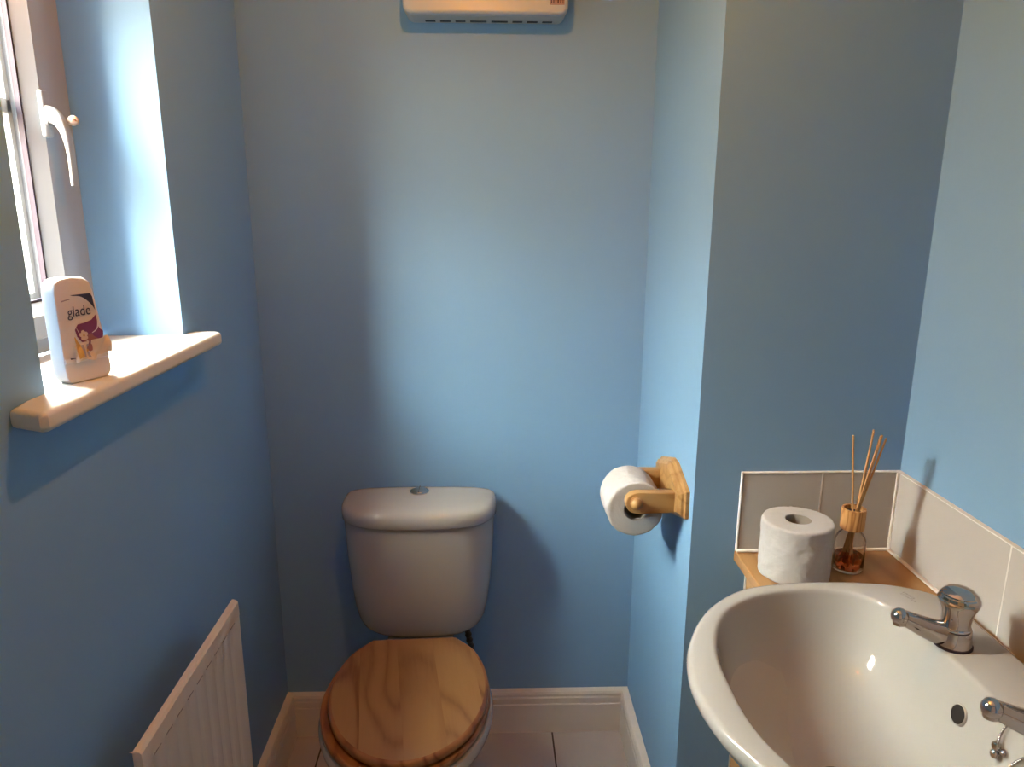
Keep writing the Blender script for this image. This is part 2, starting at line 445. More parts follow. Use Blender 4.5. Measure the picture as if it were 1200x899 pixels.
# front panel: shallow vertical flutes pressed between a flat margin
cols = [(ry0, -.006), (ry0+.002, -.001), (ry0+.005, 0), (ry0+.024, 0)]
ny = 9; span = (ry1-ry0-.048)/ny
for i in range(ny):
    a = ry0+.024+i*span
    cols += [(a+span*.10, -.0022), (a+span*.20, -.0032), (a+span*.34, -.0032), (a+span*.44, -.001), (a+span*.5, 0), (a+span*.98, 0)]
cols += [(ry1-.005, 0), (ry1-.002, -.001), (ry1, -.006)]
rows = [(rz0, -.012, 0), (rz0+.004, -.002, 0), (rz0+.03, 0, 0), (rz0+.034, 0, 1), (rz1-.034, 0, 1), (rz1-.03, 0, 0), (rz1-.006, -.001, 0), (rz1-.002, -.004, 0), (rz1, -.010, 0)]
rings = []
for z, dx, k in rows: rings.append([(rx+dx+(c[1] if k or c[1] < -.003 and (abs(c[0]-ry0) < .001 or abs(c[0]-ry1) < .001) else 0), c[0], z) for c in cols])
vs = loft(bm, rings, False, False, closed=False)
box(bm, rx-.013, rx-.006, ry0+.0005, ry1-.0005, rz0+.001, rz1-.0002, bev=.002)
for i in range(ny):
    a = ry0+.03+i*span
    box(bm, rx-.0004, rx+.0003, a+.003, a+.026, rz1-.0328, rz1-.0312, mi=1)
link('front_panel', bm, ['radiator', 'seam'], rad, angle=30)
for yy in (ry0+.09, ry1-.09): link('wall_bracket', B(XL, rx-.010, yy-.012, yy+.012, rz0+.04, rz0+.20, bev=.002), 'radiator', rad)
bm = bmesh.new(); lathe(bm, [(.004, 0), (.004, .003), (.002, .0035), (.002, .006)], (rx-.009, ry0, rz1-.03), (0, -1, 0), 16)
link('bleed_valve', bm, 'chrome', rad)
for yy, s_ in ((ry0-.02, -1), (ry1+.02, 1)):
    bm = bmesh.new(); tube(bm, [(rx-.014, yy, 0), (rx-.014, yy, rz0+.03)], .0075, 14); tube(bm, [(rx-.014, yy-.001*s_, rz0+.02), (rx-.014, yy-s_*.022, rz0+.02)], .01, 14)
    link('supply_pipe', bm, 'chrome', rad)

# ------------------------------------------------------------------ toilet
TXc = -.172
toi = thing('toilet', 'white close-coupled toilet with closed pine lid against the blue back wall', 'toilet', (TXc, 1.45, 0))
def dring(cx, hw, yb, dep, z, n=64, e=3.0, eb=.06):
    """plan of a cistern: bowed front, nearly flat back"""
    out = []
    for i in range(n):
        a = 2*PI*i/n; c, s = math.cos(a), math.sin(a)
        x = hw*math.copysign(abs(c)**(2/e), c)
        if s < 0: y = -dep*(abs(s)**(2/2.6))
        else: y = eb*(abs(s)**(2/6))
        out.append((cx+x, yb-eb+y, z))
    return out
bm = bmesh.new(); rings = []
for z, hw, dep in ((.384, .088, .055), (.386, .122, .075), (.393, .140, .087), (.405, .152, .095), (.425, .161, .101), (.46, .168, .106), (.52, .1755, .109), (.60, .1815, .112), (.693, .1855, .114)):
    rings.append(dring(TXc, hw, YB-.012, dep, z))
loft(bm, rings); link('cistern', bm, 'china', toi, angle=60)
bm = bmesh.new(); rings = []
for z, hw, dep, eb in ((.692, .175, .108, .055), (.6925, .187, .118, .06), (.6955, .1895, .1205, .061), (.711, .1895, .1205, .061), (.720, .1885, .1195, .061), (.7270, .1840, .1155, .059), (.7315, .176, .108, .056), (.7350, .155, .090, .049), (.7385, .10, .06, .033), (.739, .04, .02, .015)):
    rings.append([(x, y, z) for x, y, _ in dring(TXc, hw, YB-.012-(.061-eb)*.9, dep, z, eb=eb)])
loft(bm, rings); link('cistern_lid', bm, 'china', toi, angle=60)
bm = bmesh.new()
bx, by = TXc-.001, YB-.066
lathe(bm, [(.0235, .7375), (.0235, .741), (.021, .7425), (.0205, .7415), (.018, .744), (.010, .7475), (.002, .7485)], (bx, by, 0), n=36)
fb = link('flush_button', bm, 'chrome', toi)
bm = bmesh.new(); box(bm, bx-.0005, bx+.0005, by-.0185, by+.0185, .742, .7487)
link('button_divide', bm, 'gasket', fb)
# pan outline (half): distance from centre line, y
half = [(.0, 1.147), (.06, 1.163), (.113, 1.207), (.150, 1.272), (.168, 1.350), (.163, 1.43), (.140, 1.50), (.098, 1.552)]
def egg(cx, sx=1, y0=1.35, sy=1, add=0, ang=0, piv=None, z=0, back=1.545):
    pts = [(cx+h*sx, y) for h, y in half] + [(cx-h*sx, y) for h, y in half[:0:-1]]
    n = len(pts)
    res = []
    loop = [Vector((x, y, 0)) for x, y in pts]
    front = loop[len(half)-1:0:-1] + [loop[0]] + loop[:len(half)-1:-1]
    cur = cat(front, 6)
    c = Vector((cx, y0, 0))
    out = []
    for p in cur:
        q = Vector((p.x, y0+(p.y-y0)*sy, 0))
        d_ = (q-c); d_.normalize(); q = q + d_*add
        if ang:
            v = q-Vector((*piv, 0)); q = Vector((*piv, 0)) + Vector((v.x*math.cos(ang)-v.y*math.sin(ang), v.x*math.sin(ang)+v.y*math.cos(ang), 0))
        out.append((q.x, q.y, z))
    # straight back edge, a few points
    a, b = Vector(out[-1]), Vector(out[0])
    for k in range(1, 6): out.append(tuple(a.lerp(b, k/6)))
    return out
bm = bmesh.new(); rings = []
def panring(s, yo, z, add=0):
    e = egg(TXc-.004, 1, 1.40, 1, 0)
    return [(TXc+(x-TXc)*s, 1.46+(y-1.46)*yo + add, z) for x, y, _ in e]
rings += [panring(.60, .62, 0, .02), panring(.58, .60, .05, .02), panring(.57, .60, .14, .02), panring(.66, .68, .22, .015), panring(.86, .88, .30, .005), panring(1.0, 1.0, .345), panring(1.075, 1.05, .368), panring(1.085, 1.06, .383), panring(1.06, 1.04, .391), panring(.9, .9, .392)]
loft(bm, rings)
# rear plinth that carries the cistern
rings = [[(TXc+x*s, y, z) for x, y in ((-.07, 1.50), (.07, 1.50), (.075, 1.60), (.07, 1.755), (-.07, 1.755), (-.075, 1.60))] for z, s in ((0, .9), (.2, .88), (.33, 1.05), (.382, 1.1), (.3845, 1.08))]
loft(bm, rings)
link('pan', bm, 'china', toi, angle=50)
def slab(outline_fn, z0, z1, r, name, mats, rim_mi=None):
    bm = bmesh.new(); rings = []
    K = 5
    seq = []
    for k in range(K+1):
        a = PI/2*k/K; seq.append((-r*(1-math.sin(a)), z0+r*(1-math.cos(a))))
    for k in range(K+1):
        a = PI/2*k/K; seq.append((-r*(1-math.cos(a)), z1-r*(1-math.sin(a))))
    seq.append((-.02, z1))
    for add, z in seq: rings.append(outline_fn(add, z))
    vs = loft(bm, rings)
    bm.faces.ensure_lookup_table()
    if rim_mi is not None:
        for f in bm.faces: f.material_index = rim_mi
        for f in bm.faces:
            if f.normal.z > .93 or all(v.co.z > z1-1e-5 for v in f.verts): f.material_index = 0
    return link(name, bm, mats, toi, angle=50)
slab(lambda a, z: egg(TXc-.006, 1.0, 1.40, 1.0, .010+a, 0, None, z), .3935, .412, .007, 'seat', 'pine_edge')
slab(lambda a, z: egg(TXc-.006, 1.0, 1.40, 1.0, a, R(2.2), (TXc, 1.545), z), .414, .434, .008, 'lid', ['pine', 'pine_edge'], 1)
for s_ in (-1, 1):
    bm = bmesh.new(); lathe(bm, [(.011, .385), (.011, .40), (.008, .402), (.008, .418)], (TXc+s_*.075, 1.563, 0), n=20)
    tube(bm, [(TXc+s_*.075, 1.563, .414), (TXc+s_*.075, 1.54, .413)], .006, 12)
    link('hinge', bm, 'chrome', toi)
bm = bmesh.new()
pth = cat([(-.062, 1.715, .40), (-.060, 1.718, .36), (-.052, 1.73, .30), (-.045, 1.752, .24), (-.045, YB, .235)], 10)
tube(bm, pth, .0075, 14)
for i in range(0, len(pth)-4, 3): sphere(bm, pth[i], .0092, 10)
link('inlet_hose', bm, 'black', toi)

# ------------------------------------------------------------------ wash basin
BY = .835
bas = thing('wash_basin', 'white china pedestal wash basin set against the tiled upstand on the right wall', 'basin', (.60, BY, 0))
BC = Vector((.50, BY, 0))
out_h = [(.269, .835), (.2735, .885), (.2875, .935), (.320, .999), (.361, 1.050), (.421, 1.093), (.492, 1.110), (.56, 1.114), (.618, 1.112), (.673, 1.102), (.714, 1.084), (.738, 1.058), (.747, 1.02), (.748, .96), (.748, .90), (.748, .835)]
in_h = [(.320, .835), (.321, .885), (.330, .935), (.352, .990), (.385, 1.033), (.435, 1.066), (.49, 1.082), (.545, 1.084), (.592, 1.074), (.623, 1.05), (.640, 1.01), (.648, .96), (.650, .90), (.650, .835)]
def closed(h):
    pts = [Vector((x, y, 0)) for x, y in h]
    mir = [Vector((x, 2*BY-y, 0)) for x, y in h[-2:0:-1]]
    return cat(pts+mir, 10, closed=True)
def polar(h, n=144):
    c = closed(h); th = [(math.atan2(p.y-BC.y, p.x-BC.x), (p-BC).length) for p in c]
    th.sort(); res = []
    for i in range(n):
        a = -PI + 2*PI*(i+.5)/n
        lo = None
        for k in range(len(th)):
            t0, r0 = th[k]; t1, r1 = th[(k+1) % len(th)]
            if k == len(th)-1: t1 += 2*PI
            aa = a if a >= th[0][0] else a+2*PI
            if t0 <= aa <= t1:
                lo = r0+(r1-r0)*((aa-t0)/max(1e-9, t1-t0)); break
        res.append((a, lo if lo else th[0][1]))
    return res
PO, PI_ = polar(out_h), polar(in_h)
NB = len(PO)
def bring(f, z, c=None, s=1):
    """f in 0..1 between inner (0) and outer (1) outline"""
    r = []
    for (a, ro_), (_, ri) in zip(PO, PI_):
        q = ri+(ro_-ri)*f
        p = Vector((BC.x+q*math.cos(a), BC.y+q*math.sin(a), 0))
        if c is not None: p = c+(p-c)*s
        r.append((p.x, p.y, z))
    return r
def radd(d_, z, base=1):
    r = []
    for (a, ro_), (_, ri) in zip(PO, PI_):
        q = (ro_ if base else ri)+d_
        r.append((BC.x+q*math.cos(a), BC.y+q*math.sin(a), z))
    return r
RZ = .8125
SKc = Vector((.655, BY, 0)); DR = Vector((.475, BY, 0))
bm = bmesh.new()
rings = [bring(1, .30, SKc, .28), bring(1, .60, SKc, .34), bring(1, .645, SKc, .46), bring(1, .675, SKc, .62), bring(1, .705, SKc, .76), bring(1, .735, SKc, .87), bring(1, .765, SKc, .945), bring(1, .785, SKc, .982), radd(-.001, .7945), radd(0, .801), radd(-.0012, .807), radd(-.004, RZ-.0015), radd(-.009, RZ)]
rings += [radd(.007, RZ-.0003, 0), radd(.003, RZ-.0012, 0), radd(.0008, RZ-.0035, 0), radd(-.0008, RZ-.008, 0), radd(-.003, RZ-.015, 0)]
for s_, z in ((.965, .785), (.94, .767), (.905, .745), (.85, .722), (.77, .702), (.66, .688), (.52, .678), (.36, .671), (.2, .667), (.09, .664)):
    rings.append(bring(0, z, DR, s_))
loft(bm, rings, True, True)
bowl = link('bowl', bm, 'china', bas, angle=60)
bm = bmesh.new()
rings = []
for z, s_ in ((0, .31), (.02, .31), (.05, .27), (.3, .235), (.55, .26), (.62, .33)): rings.append(bring(1, z, Vector((.67, BY, 0)), s_))
loft(bm, rings); link('pedestal', bm, 'china', bas, angle=60)
# overflow: dark oval hole in the sloping back of the bowl
ov = Vector((.6355, .841, .760)); nrm = Vector((-.95, 0, .31)).normalized()
bm = bmesh.new()
q = nrm.to_track_quat('Z', 'Y').to_matrix()
lathe(bm, [(.0127, -.02), (.0127, .0012), (.0132, .0015), (.0142, .0006), (.0146, -.004)], ov, nrm, 28, cap0=False, cap1=False)
link('overflow_rim', bm, 'china', bas)
bm = bmesh.new(); lathe(bm, [(.0126, -.004), (.0126, .0010)], ov, nrm, 28); link('overflow_hole', bm, 'hole', bas)
bm = bmesh.new(); lathe(bm, [(.022, .664), (.022, .667), (.019, .668), (.016, .666), (.004, .665)], (DR.x, BY, 0), n=28); link('drain', bm, 'chrome', bas)
# faint two-line maker's mark printed on the tap deck
bm = bmesh.new()
ax = Vector((.30, -.95, 0)).normalized(); up_ = Vector((.95, .30, 0)).normalized()
o0 = Vector((.680, 1.070, RZ+.0004))
for row, n, l0 in ((0, 7, 0), (1, 9, .002)):
    for k in range(n):
        u_ = l0+k*.0034
        p0 = o0+ax*u_-up_*(row*.007)
        h_ = .0035 if (k*3+row) % 4 else .005
        a_, b2 = p0, p0+up_*h_+ax*.0008
        for s0, s1 in ((a_, b2), (b2, b2+ax*.0018) if k % 2 else (a_, a_+ax*.0018)):
            d_ = (s1-s0).normalized(); n2 = Vector((-d_.y, d_.x, 0))*.00035
            bm.faces.new([bm.verts.new(v) for v in (s0-n2, s1-n2, s1+n2, s0+n2)])
link('maker_mark', bm, mat('mark_ink', (.12, .10, .10), .5), bas, smooth=False)

def make_tap(y, label):
    x = .672; z = RZ-.0005
    t = thing('basin_tap', label, 'tap', (x, y, z), 'pair of chrome pillar taps')
    bm = bmesh.new()
    lathe(bm, [(.0262, 0), (.0262, .003), (.0245, .004)], (x, y, z), n=40); link('base_ring', bm, 'gasket', t)
    bm = bmesh.new(); rings = []
    # body that flows from round base into the spout (spout points to -x)
    base = [(.0245, .004), (.0243, .012), (.0235, .020), (.0225, .0265), (.019, .0275)]
    lathe(bm, base, (x, y, z), n=40)
    sp = cat([(x-.004, y, z+.016), (x-.028, y, z+.022), (x-.050, y, z+.031), (x-.068, y, z+.040), (x-.082, y, z+.0465)], 6)
    nn = len(sp); rr_ = []; 
    for i in range(nn):
        t_ = i/(nn-1); rr_.append(.0205*(1-t_)**1.3+.0108*(1-(1-t_)**1.3))
    tube(bm, sp, rr_, 24, flat=.78, up=(0, 1, 0))
    sphere(bm, (x-.0835, y, z+.0465), .0122, 24)
    lathe(bm, [(.0095, 0), (.009, .0105), (.0065, .011)], (x-.0835, y, z+.045), (0.06, 0, -1), 20)
    body = link('tap_body', bm, 'chrome', t, angle=50)
    bm = bmesh.new(); lathe(bm, [(.0068, 0), (.0066, .0012)], (x-.0835, y, z+.0352), (0.12, 0, -1), 16); link('spout_outlet', bm, 'hole', body)
    bm = bmesh.new()
    lathe(bm, [(.0192, .0278), (.0208, .0285), (.0208, .031), (.0195, .0325), (.0194, .040), (.0205, .050), (.0235, .060), (.0268, .0665), (.0280, .0700), (.0280, .0722), (.0262, .0742), (.0266, .0755), (.0252, .0790), (.0232, .0802), (.0228, .0822), (.0190, .0858), (.011, .0880), (.002, .0887)], (x, y, z), n=48)
    h = link('tap_head', bm, 'chrome', t, angle=35)
    bm = bmesh.new(); lathe(bm, [(.0200, .0265), (.0200, .0285)], (x, y, z), n=40); link('collar_washer', bm, 'gasket', h)
    return t
make_tap(.925, 'chrome pillar tap on the basin deck nearest the toilet roll')
make_tap(.727, 'chrome pillar tap cut off by the right frame edge, beside the plug chain')
ch = thing('plug_chain', 'chrome ball chain and stay beside the right-hand basin tap', 'chain', (.64, .75, .78))
bm = bmesh.new()
pts = cat([(.69, .735, .8150), (.662, .750, .8150), (.649, .762, .810), (.643, .767, .799), (.639, .768, .787), (.636, .766, .777)], 14)
acc = 0; last = None
for p in pts:
    if last is None or (p-last).length > .0029: sphere(bm, p, .0019, 10); last = p
tube(bm, pts, .0006, 6)
link('ball_chain', bm, 'chrome', ch)
bm = bmesh.new()
lathe(bm, [(.001, 0), (.0048, .0012), (.0058, .005), (.0045, .009), (.0032, .010), (.0052, .0125), (.006, .016), (.0045, .020), (.001, .0215)], (.6345, .766, .7785), (-.12, -.15, -.98), 18)
sphere(bm, (.638, .756, .770), .0052, 14)
link('chain_stay', bm, 'chrome', ch)
bm = bmesh.new()
pts = cat([(.652, .715, .808), (.6455, .722, .797), (.640, .731, .783), (.635, .738, .768), (.630, .740, .752)], 10); last = None
for p in pts:
    if last is None or (p-last).length > .0029: sphere(bm, p, .0019, 10); last = p
tube(bm, pts, .0006, 6)
link('lower_chain', bm, 'chrome', ch)

# ------------------------------------------------------------------ toilet rolls
def roll_mesh(c, axis, r, hole, L_, wob=.0, n=150, seed=1, crease=None):
    rnd = random.Random(seed)
    ph = [rnd.uniform(0, 6.28) for _ in range(6)]
    ax_ = Vector(axis).normalized(); q = ax_.to_track_quat('Z', 'Y').to_matrix(); o = Vector(c)
    rows = []
    K = 40
    prof = [(hole, 0)]
    prof += [(hole+(r-hole)*k/6, 0) for k in range(1, 6)] + [(r-.003, 0), (r-.0008, .0012)]
    prof += [(r, .004+(L_-.008)*k/K) for k in range(K+1)]
    prof += [(r-.0008, L_-.0012), (r-.003, L_)] + [(r-(r-hole)*k/6, L_) for k in range(1, 6)] + [(hole, L_)]
    prof += [(hole, L_*(1-k/4)) for k in range(1, 5)]
    bm = bmesh.new(); rings = []
    for rad_, z in prof:
        ring = []
        for i in range(n):
            a = 2*PI*i/n; w_ = 0
            if rad_ > r-.004:
                w_ = wob*(math.sin(2*a+ph[0]) + .5*math.sin(3*a+ph[1]+z*20) + .35*math.sin(7*a+ph[2]+z*60)+.3*math.sin(11*a+ph[3]-z*90))
            zz = z
            if rad_ > hole+.001: zz = z+wob*.5*math.sin(a*2+ph[4])*(1 if z < L_/2 else -.6)*(rad_/r)
            if rad_ > r-.0035:
                p_ = Vector((math.cos(a)*r, math.sin(a)*r, z))
                g_ = noise.noise(p_*55+Vector((seed, 0, 0)))*.0011 + noise.noise(p_*130)*.0006 + abs(noise.noise(p_*26+Vector((0, seed, 0))))*.0014
                if crease is not None:
                    dd = abs((a-crease-(z-L_*.6)*4+PI) % (2*PI)-PI)*r
                    if z > L_*.35: g_ += .0016*max(0, 1-dd/.0035) - .0012*max(0, 1-abs(dd-.005)/.003)
                w_ += g_*(1 if wob else 0)*wob/.0009
            ring.append(o + q @ Vector(((rad_+w_)*math.cos(a), (rad_+w_)*math.sin(a), zz)))
        rings.append(ring)
    vs = loft(bm, rings, False, False)
    return bm
tr1 = thing('toilet_roll', 'white toilet roll standing upright on the wood ledge behind the basin', 'toilet roll', (.545, 1.183, ZL))
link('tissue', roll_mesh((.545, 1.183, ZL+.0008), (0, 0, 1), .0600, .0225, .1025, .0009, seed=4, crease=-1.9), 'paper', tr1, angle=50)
bm = bmesh.new(); loft(bm, [[(.545+r_*math.cos(2*PI*i/48), 1.183+r_*math.sin(2*PI*i/48), z) for i in range(48)] for r_, z in ((.0225, ZL+.002), (.0226, ZL+.1022), (.0212, ZL+.1022), (.0212, ZL+.002), (.0225, ZL+.002))], False, False)
link('cardboard_core', bm, 'card', tr1)

RC = Vector((.2920, 1.351, .8420))
tr2 = thing('toilet_roll', 'part-used white toilet roll hanging on the wooden wall holder', 'toilet roll', RC)
link('tissue', roll_mesh(RC, (0, 1, 0), .0570, .0245, .101, .0006, seed=9), 'paper', tr2, angle=50)
bm = bmesh.new(); loft(bm, [[(RC.x+r_*math.cos(2*PI*i/48), y, RC.z+r_*math.sin(2*PI*i/48)) for i in range(48)] for r_, y in ((.0243, RC.y+.0005), (.0243, RC.y+.1005), (.0233, RC.y+.1005), (.0233, RC.y+.0005), (.0243, RC.y+.0005))], False, False)
link('cardboard_core', bm, 'card', tr2)

# ------------------------------------------------------------------ roll holder
hol = thing('toilet_roll_holder', 'golden wooden toilet roll holder with turned knobs, screwed to the side of the boxed pillar', 'roll holder', (XB, 1.405, .87))
hy0, hy1, hz0, hz1 = 1.298, 1.506, .816, .927
def octo(i, cy=.088, cz=.028):
    y0, y1, z0, z1 = hy0+i, hy1-i, hz0+i, hz1-i
    return [(y0, z0+cz), (y0+cy, z0), (y1-cy, z0), (y1, z0+cz), (y1, z1-cz), (y1-cy, z1), (y0+cy, z1), (y0, z1-cz)]
bm = bmesh.new()
lv = [(0, XB), (0, XB-.007), (.003, XB-.010), (.004, XB-.0105), (.0045, XB-.015), (.009, XB-.019), (.010, XB-.021)]
loft(bm, [[(x, p[0], p[1]) for p in octo(i)] for i, x in lv])
link('back_plate', bm, 'oak', hol, angle=25)
for ya_, yb_ in ((1.3275, 1.3475), (1.4560, 1.476)):
    bm = bmesh.new()
    zc, rr_ = .8645, .0215; poly = [(XB-.02, zc-rr_), (XB-.02, zc+rr_)]
    for k in range(13):
        a = PI/2+PI*k/12; poly.append((.288+rr_*math.cos(a), zc+rr_*math.sin(a)))
    prism(bm, poly, 'y', ya_, yb_, bev=.0025)
    arm = link('arm', bm, 'oak', hol, angle=40)
    s_ = -1 if ya_ < 1.4 else 1
    yo = ya_ if s_ < 0 else yb_
    bm = bmesh.new(); lathe(bm, [(.0125, -.001), (.0125, .0015), (.0108, .0025), (.0118, .005), (.0118, .0085), (.0098, .0125), (.0055, .0155), (.001, .0165)], (.2865, yo, zc+.002), (0, s_, 0), 28)
    link('knob', bm, 'oak', arm)
bm = bmesh.new(); tube(bm, [(.288, 1.3475, .8645), (.288, 1.456, .8645)], .0095, 20); link('spindle', bm, 'oak', hol)

# ------------------------------------------------------------------ reed diffuser
DX, DY = .648, 1.192
dif = thing('reed_diffuser', 'reed diffuser bottle with wooden collar and red oil in the corner of the ledge', 'reed diffuser', (DX, DY, ZL))
bm = bmesh.new()
prof = [(.002, .0015), (.0235, .0015), (.0262, .005), (.0265, .012), (.0265, .050), (.0255, .062), (.021, .071), (.0165, .076), (.0158, .088), (.0138, .088), (.0145, .076), (.0190, .069), (.0232, .060), (.0242, .050), (.0242, .012), (.022, .0065), (.002, .0055)]
lathe(bm, prof, (DX, DY, ZL), n=48, cap0=True, cap1=True); link('glass_bottle', bm, 'glass', dif, angle=60)
bm = bmesh.new(); lathe(bm, [(.002, .0062), (.0215, .0068), (.0238, .0125), (.0238, .031), (.002, .031)], (DX, DY, ZL), n=40); link('scented_oil', bm, 'oil', dif, angle=60)
bm = bmesh.new()
loft(bm, [[(DX+r_*math.cos(2*PI*i/48), DY+r_*math.sin(2*PI*i/48), ZL+z) for i in range(48)] for r_, z in ((.0162, .081), (.0198, .081), (.0206, .083), (.0206, .117), (.0198, .1195), (.0165, .1195), (.0162, .112), (.0162, .081))], False, False)
link('wooden_collar', bm, 'collar', dif)
bm = bmesh.new(); lathe(bm, [(.0160, .106), (.0160, .111)], (DX, DY, ZL), n=30); link('stopper', bm, 'gasket', dif)
tips = [(.627, 1.185, 1.047, -.004), (.653, 1.17, 1.054, .003), (.659, 1.18, 1.055, .005), (.664, 1.165, 1.052, .002), (.672, 1.175, 1.050, .006), (.678, 1.172, 1.046, .008), (.667, 1.195, 1.054, .006)]
for i, (x, y, z, o_) in enumerate(tips):
    bm = bmesh.new()
    top = Vector((x, y, z)); neck = Vector((DX+o_, DY-.003+.0015*(i % 3), ZL+.114))
    d_ = (neck-top).normalized(); bot = top + d_*((z-(ZL+.010))/-d_.z)
    lim = Vector((bot.x-DX, bot.y-DY, 0))
    if lim.length > .018: lim = lim.normalized()*.018
    bot = Vector((DX+lim.x, DY+lim.y, bot.z))
    tube(bm, [top, neck, bot], .0017, 8)
    link('reed', bm, 'reed', dif)

# ------------------------------------------------------------------ fan heater high on the back wall
hx0, hx1, hz = -.178, .172, 1.822
hea = thing('fan_heater', 'cream wall-mounted electric fan heater at the top of the back wall', 'heater', (0, YB, hz))
def rrect(x0, x1, z0, z1, r, y, n=8):
    out = []
    for cx, cz, a0 in ((x1-r, z0+r, -PI/2), (x1-r, z1-r, 0), (x0+r, z1-r, PI/2), (x0+r, z0+r, PI)):
        for k in range(n+1):
            a = a0+PI/2*k/n; out.append((cx+r*math.cos(a), y, cz+r*math.sin(a)))
    return out
bm = bmesh.new()
loft(bm, [rrect(hx0, hx1, hz+.003, hz+.22, .018, YB), rrect(hx0, hx1, hz+.003, hz+.22, .018, YB-.03), rrect(hx0, hx1, hz, hz+.22, .018, YB-.075), rrect(hx0+.001, hx1-.001, hz+.001, hz+.219, .017, YB-.077)])
link('housing', bm, 'heater2', hea)
bm = bmesh.new()
loft(bm, [rrect(hx0, hx1, hz+.001, hz+.22, .018, YB-.0775), rrect(hx0, hx1, hz+.001, hz+.22, .018, YB-.085), rrect(hx0+.002, hx1-.002, hz+.003, hz+.218, .017, YB-.090), rrect(hx0+.007, hx1-.007, hz+.008, hz+.213, .014, YB-.093)])
link('front_cover', bm, 'heater', hea)
bm = bmesh.new()
x = hx0+.042
for wd in (.026, .027, .026, .040, .040, .026, .027, .026):
    box(bm, x, x+wd-.004, YB-.024, YB-.012, hz+.0022, hz+.005)
    x += wd+.0065
link('air_vents', bm, 'vent', hea, smooth=False)
bm = bmesh.new(); box(bm, .132, .163, YB-.0945, YB-.0925, hz+.020, hz+.034, bev=.0005)
k = link('badge', bm, 'badge', hea)
bm = bmesh.new()
for x_, wd in ((.1345, .0022), (.139, .0022), (.1435, .002), (.148, .003), (.1535, .0028), (.159, .0016)): box(bm, x_, x_+wd, YB-.0948, YB-.0944, hz+.0225, hz+.0315)
link('badge_lettering', bm, 'badge_ink', k, smooth=False)

# ------------------------------------------------------------------ air freshener on the window board
fa = Vector((-.549, .950, 1.199)); fd = Vector((.42, .9075, 0)).normalized(); fn = Vector((fd.y, -fd.x, 0))
fre = thing('air_freshener', 'white air freshener bottle with purple flower label standing on the window sill', 'air freshener', fa)
def FP(u, v, w_=0):
    """u across the face 0..1, v height in m, w_ out of the face in m; the bottle tapers and leans"""
    wid = .069-.008*(v/.135)
    sh = -.006*(v/.135)
    return fa + fd*(sh+u*wid-.002) + fn*w_ + Vector((0, 0, v*1.02))
def bott(inset, w_):
    pts = []
    prof = [(.10, 0), (.90, 0), (.985, .006), (1.0, .014), (1.0, .030), (.985, .055), (.965, .09), (.95, .118), (.90, .1295), (.78, .1345), (.5, .1365), (.22, .1345), (.10, .1295), (.05, .118), (.035, .09), (.015, .055), (0, .030), (0, .014), (.015, .006)]
    for u, v in prof:
        uu_ = .5+(u-.5)*(1-inset*2/.078); vv = .068+(v-.068)*(1-inset*2/.1365)
        if v == 0 : vv = inset
        pts.append(FP(uu_, vv, w_))
    return pts
bm = bmesh.new()
loft(bm, [bott(.006, -.027), bott(.001, -.0245), bott(0, -.020), bott(0, -.004), bott(.0015, -.001), bott(.005, 0)])
# lower step ridge across the front
loft(bm, [[FP(.03, v, w_) for v, w_ in ((.026, -.001), (.028, .0016), (.031, .0016), (.034, -.001))], [FP(.97, v, w_) for v, w_ in ((.026, -.001), (.028, .0016), (.031, .0016), (.034, -.001))]])
fbody = link('bottle_body', bm, 'plastic', fre, angle=45)
bm = bmesh.new()
LW = .0007
def poly(pts, mi, w_=LW):
    if len(pts) < 3: return
    f = bm.faces.new([bm.verts.new(FP(u, v, w_)) for u, v in pts]); f.material_index = mi
def strip_(c, wid, mi, w_):
    """ribbon along a centre line; c=[(u,v)], wid per point in m"""
    c = [Vector((u*.073, v, 0)) for u, v in c]; c = cat(c, 6); n = len(c)
    L_, R_ = [], []
    for i, p in enumerate(c):
        d_ = (c[min(i+1, n-1)]-c[max(i-1, 0)]).normalized(); q = Vector((-d_.y, d_.x, 0))
        t_ = i/(n-1)*(len(wid)-1); k_ = min(int(t_), len(wid)-2); ww = wid[k_]+(wid[k_+1]-wid[k_])*(t_-k_)
        L_.append(p+q*ww/2); R_.append(p-q*ww/2)
    for i in range(n-1):
        f = bm.faces.new([bm.verts.new(FP(p.x/.073, p.y, w_)) for p in (R_[i], R_[i+1], L_[i+1], L_[i])]); f.material_index = mi
def blob(cu, cv, ru, rv, mi, w_, n=20, wob=0, k=5, ph=0):
    pts = []
    for i in range(n):
        a = 2*PI*i/n; g = 1+wob*math.sin(k*a+ph); pts.append((cu+ru*g*math.cos(a), cv+rv*g*math.sin(a)))
    poly(pts, mi, w_)
# 0 white,1 navy,2 purple,3 gold,4 brown pink,5 cream,6 grey
poly([(.16, .036), (.90, .036), (.885, .110), (.84, .116), (.22, .116), (.15, .110)], 0)
poly([(.38, .1135), (.84, .1135), (.875, .109), (.88, .086), (.80, .0985), (.66, .1075)], 1, LW*1.6)           # navy corner
strip_([(.40, .112), (.62, .109), (.80, .098), (.88, .084), (.84, .068), (.70, .062)], [.001, .0022, .0024, .002, .001], 0, LW*2.2)
poly([(.34, .069), (.42, .0755), (.58, .0765), (.74, .079), (.86, .085), (.87, .072), (.80, .060), (.62, .050), (.44, .052), (.36, .060)], 2, LW*1.9)   # purple swoosh
blob(.74, .058, .20, .015, 2, LW*2.1, 22, .10, 7)
blob(.62, .050, .17, .011, 4, LW*2.5, 20, .14, 6)
strip_([(.37, .071), (.46, .058), (.62, .050), (.80, .044)], [.0005, .0012, .0012, .0004], 0, LW*3.0)
for k in range(5): blob(.50+.055*math.cos(k*1.2566+.4), .0605+.0042*math.sin(k*1.2566+.4), .045, .0028, 5, LW*3.2, 10)
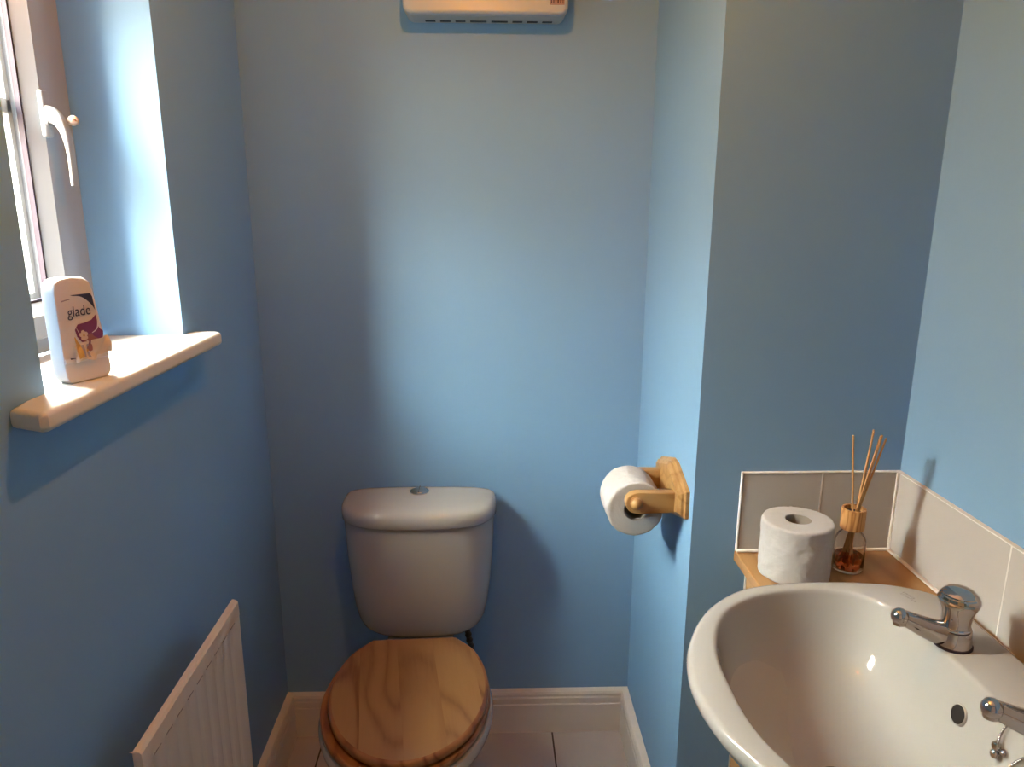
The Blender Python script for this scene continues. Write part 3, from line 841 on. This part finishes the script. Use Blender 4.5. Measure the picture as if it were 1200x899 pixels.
blob(.50, .0605, .022, .0016, 3, LW*3.6, 10)
strip_([(.30, .060), (.34, .050), (.42, .043), (.54, .040)], [.001, .005, .006, .002], 3, LW*2.6)
poly([(.28, .046), (.36, .038), (.34, .030), (.27, .036)], 3, LW*2.4)
poly([(.14, .034), (.27, .032), (.27, .028), (.15, .028)], 1, LW*1.2)
poly([(.17, .106), (.36, .108), (.36, .1095), (.17, .1075)], 6, LW*1.6)
lab = link('front_label', bm, ['lab0', 'lab1', 'lab2', 'lab3', 'lab4', 'lab5', 'lab6'], fbody, smooth=False)
# the word on the label
def text_mesh(body, size):
    c = bpy.data.curves.new('t', 'FONT'); c.body = body; c.size = size; c.align_x = 'CENTER'; c.offset = size*.002
    o = bpy.data.objects.new('t', c); COL.objects.link(o)
    dg = bpy.context.evaluated_depsgraph_get(); me = bpy.data.meshes.new_from_object(o.evaluated_get(dg))
    bpy.data.objects.remove(o); return me
me = text_mesh('glade', .0185)
bm = bmesh.new(); bm.from_mesh(me)
for v in bm.verts:
    x_, y_ = v.co.x + v.co.y*.12, v.co.y
    v.co = FP(.50 + x_/.073, .0865 + y_, LW*2.6)
link('label_word', bm, 'lab1', fbody, smooth=False)
# crumpled peeled tag with barcode, wrapping off the lower right of the face
bm = bmesh.new()
gridp = {}
NU, NV = 14, 7
for i in range(NU+1):
    for j in range(NV+1):
        s0, t0 = i/NU, j/NV
        u_ = .22+.80*s0; v_ = .026+.024*t0+.006*s0 + .003*math.sin(9*s0)*(1-t0)
        w_ = .0034+.0022*math.sin(7*s0+3*t0)+.0015*math.sin(17*s0-5*t0)+.001*max(0, s0-.7)
        gridp[i, j] = bm.verts.new(FP(u_, v_, w_))
for i in range(NU):
    for j in range(NV):
        f = bm.faces.new((gridp[i, j], gridp[i+1, j], gridp[i+1, j+1], gridp[i, j+1]))
        s0 = i/NU
        f.material_index = 3 if i in (1, 2) and j > 0 else (6 if i in (3, 5) and 0 < j < 6 else (2 if i == 6 and j > 3 else 5))
tg = link('peeled_tag', bm, ['lab0', 'lab1', 'lab2', 'lab3', 'lab4', 'lab5', 'lab6'], fre, smooth=False)
md = tg.modifiers.new('thick', 'SOLIDIFY'); md.thickness = .0003

# ------------------------------------------------------------------ ceiling lamp (out of frame, lights the room)
lx, ly, lz = LAMP_P
pen = thing('pendant_lamp', 'bare warm bulb hanging from the ceiling on a white cord above the doorway end', 'lamp', (lx, ly, lz))
bm = bmesh.new(); lathe(bm, [(.04, ZC), (.04, ZC-.012), (.02, ZC-.03), (.004, ZC-.034)], (lx, ly, 0), n=30); link('ceiling_rose', bm, 'white_gloss', pen)
bm = bmesh.new(); tube(bm, [(lx, ly, ZC-.03), (lx, ly, lz+.075)], .003, 10); link('cord', bm, 'white_gloss', pen)
bm = bmesh.new(); lathe(bm, [(.008, .085), (.018, .075), (.019, .04), (.014, .034)], (lx, ly, lz), n=24); link('bulb_holder', bm, 'white_gloss', pen)
bm = bmesh.new(); sphere(bm, (lx, ly, lz+.008), .024, 24); bo = link('bulb', bm, 'bulb', pen)
ld = bpy.data.lights.new('bulb_light', 'POINT'); ld.energy = LAMP_W; ld.color = LAMP_C; ld.shadow_soft_size = .007
lo = bpy.data.objects.new('bulb_light', ld); COL.objects.link(lo); lo.location = (lx, ly, lz-.045)
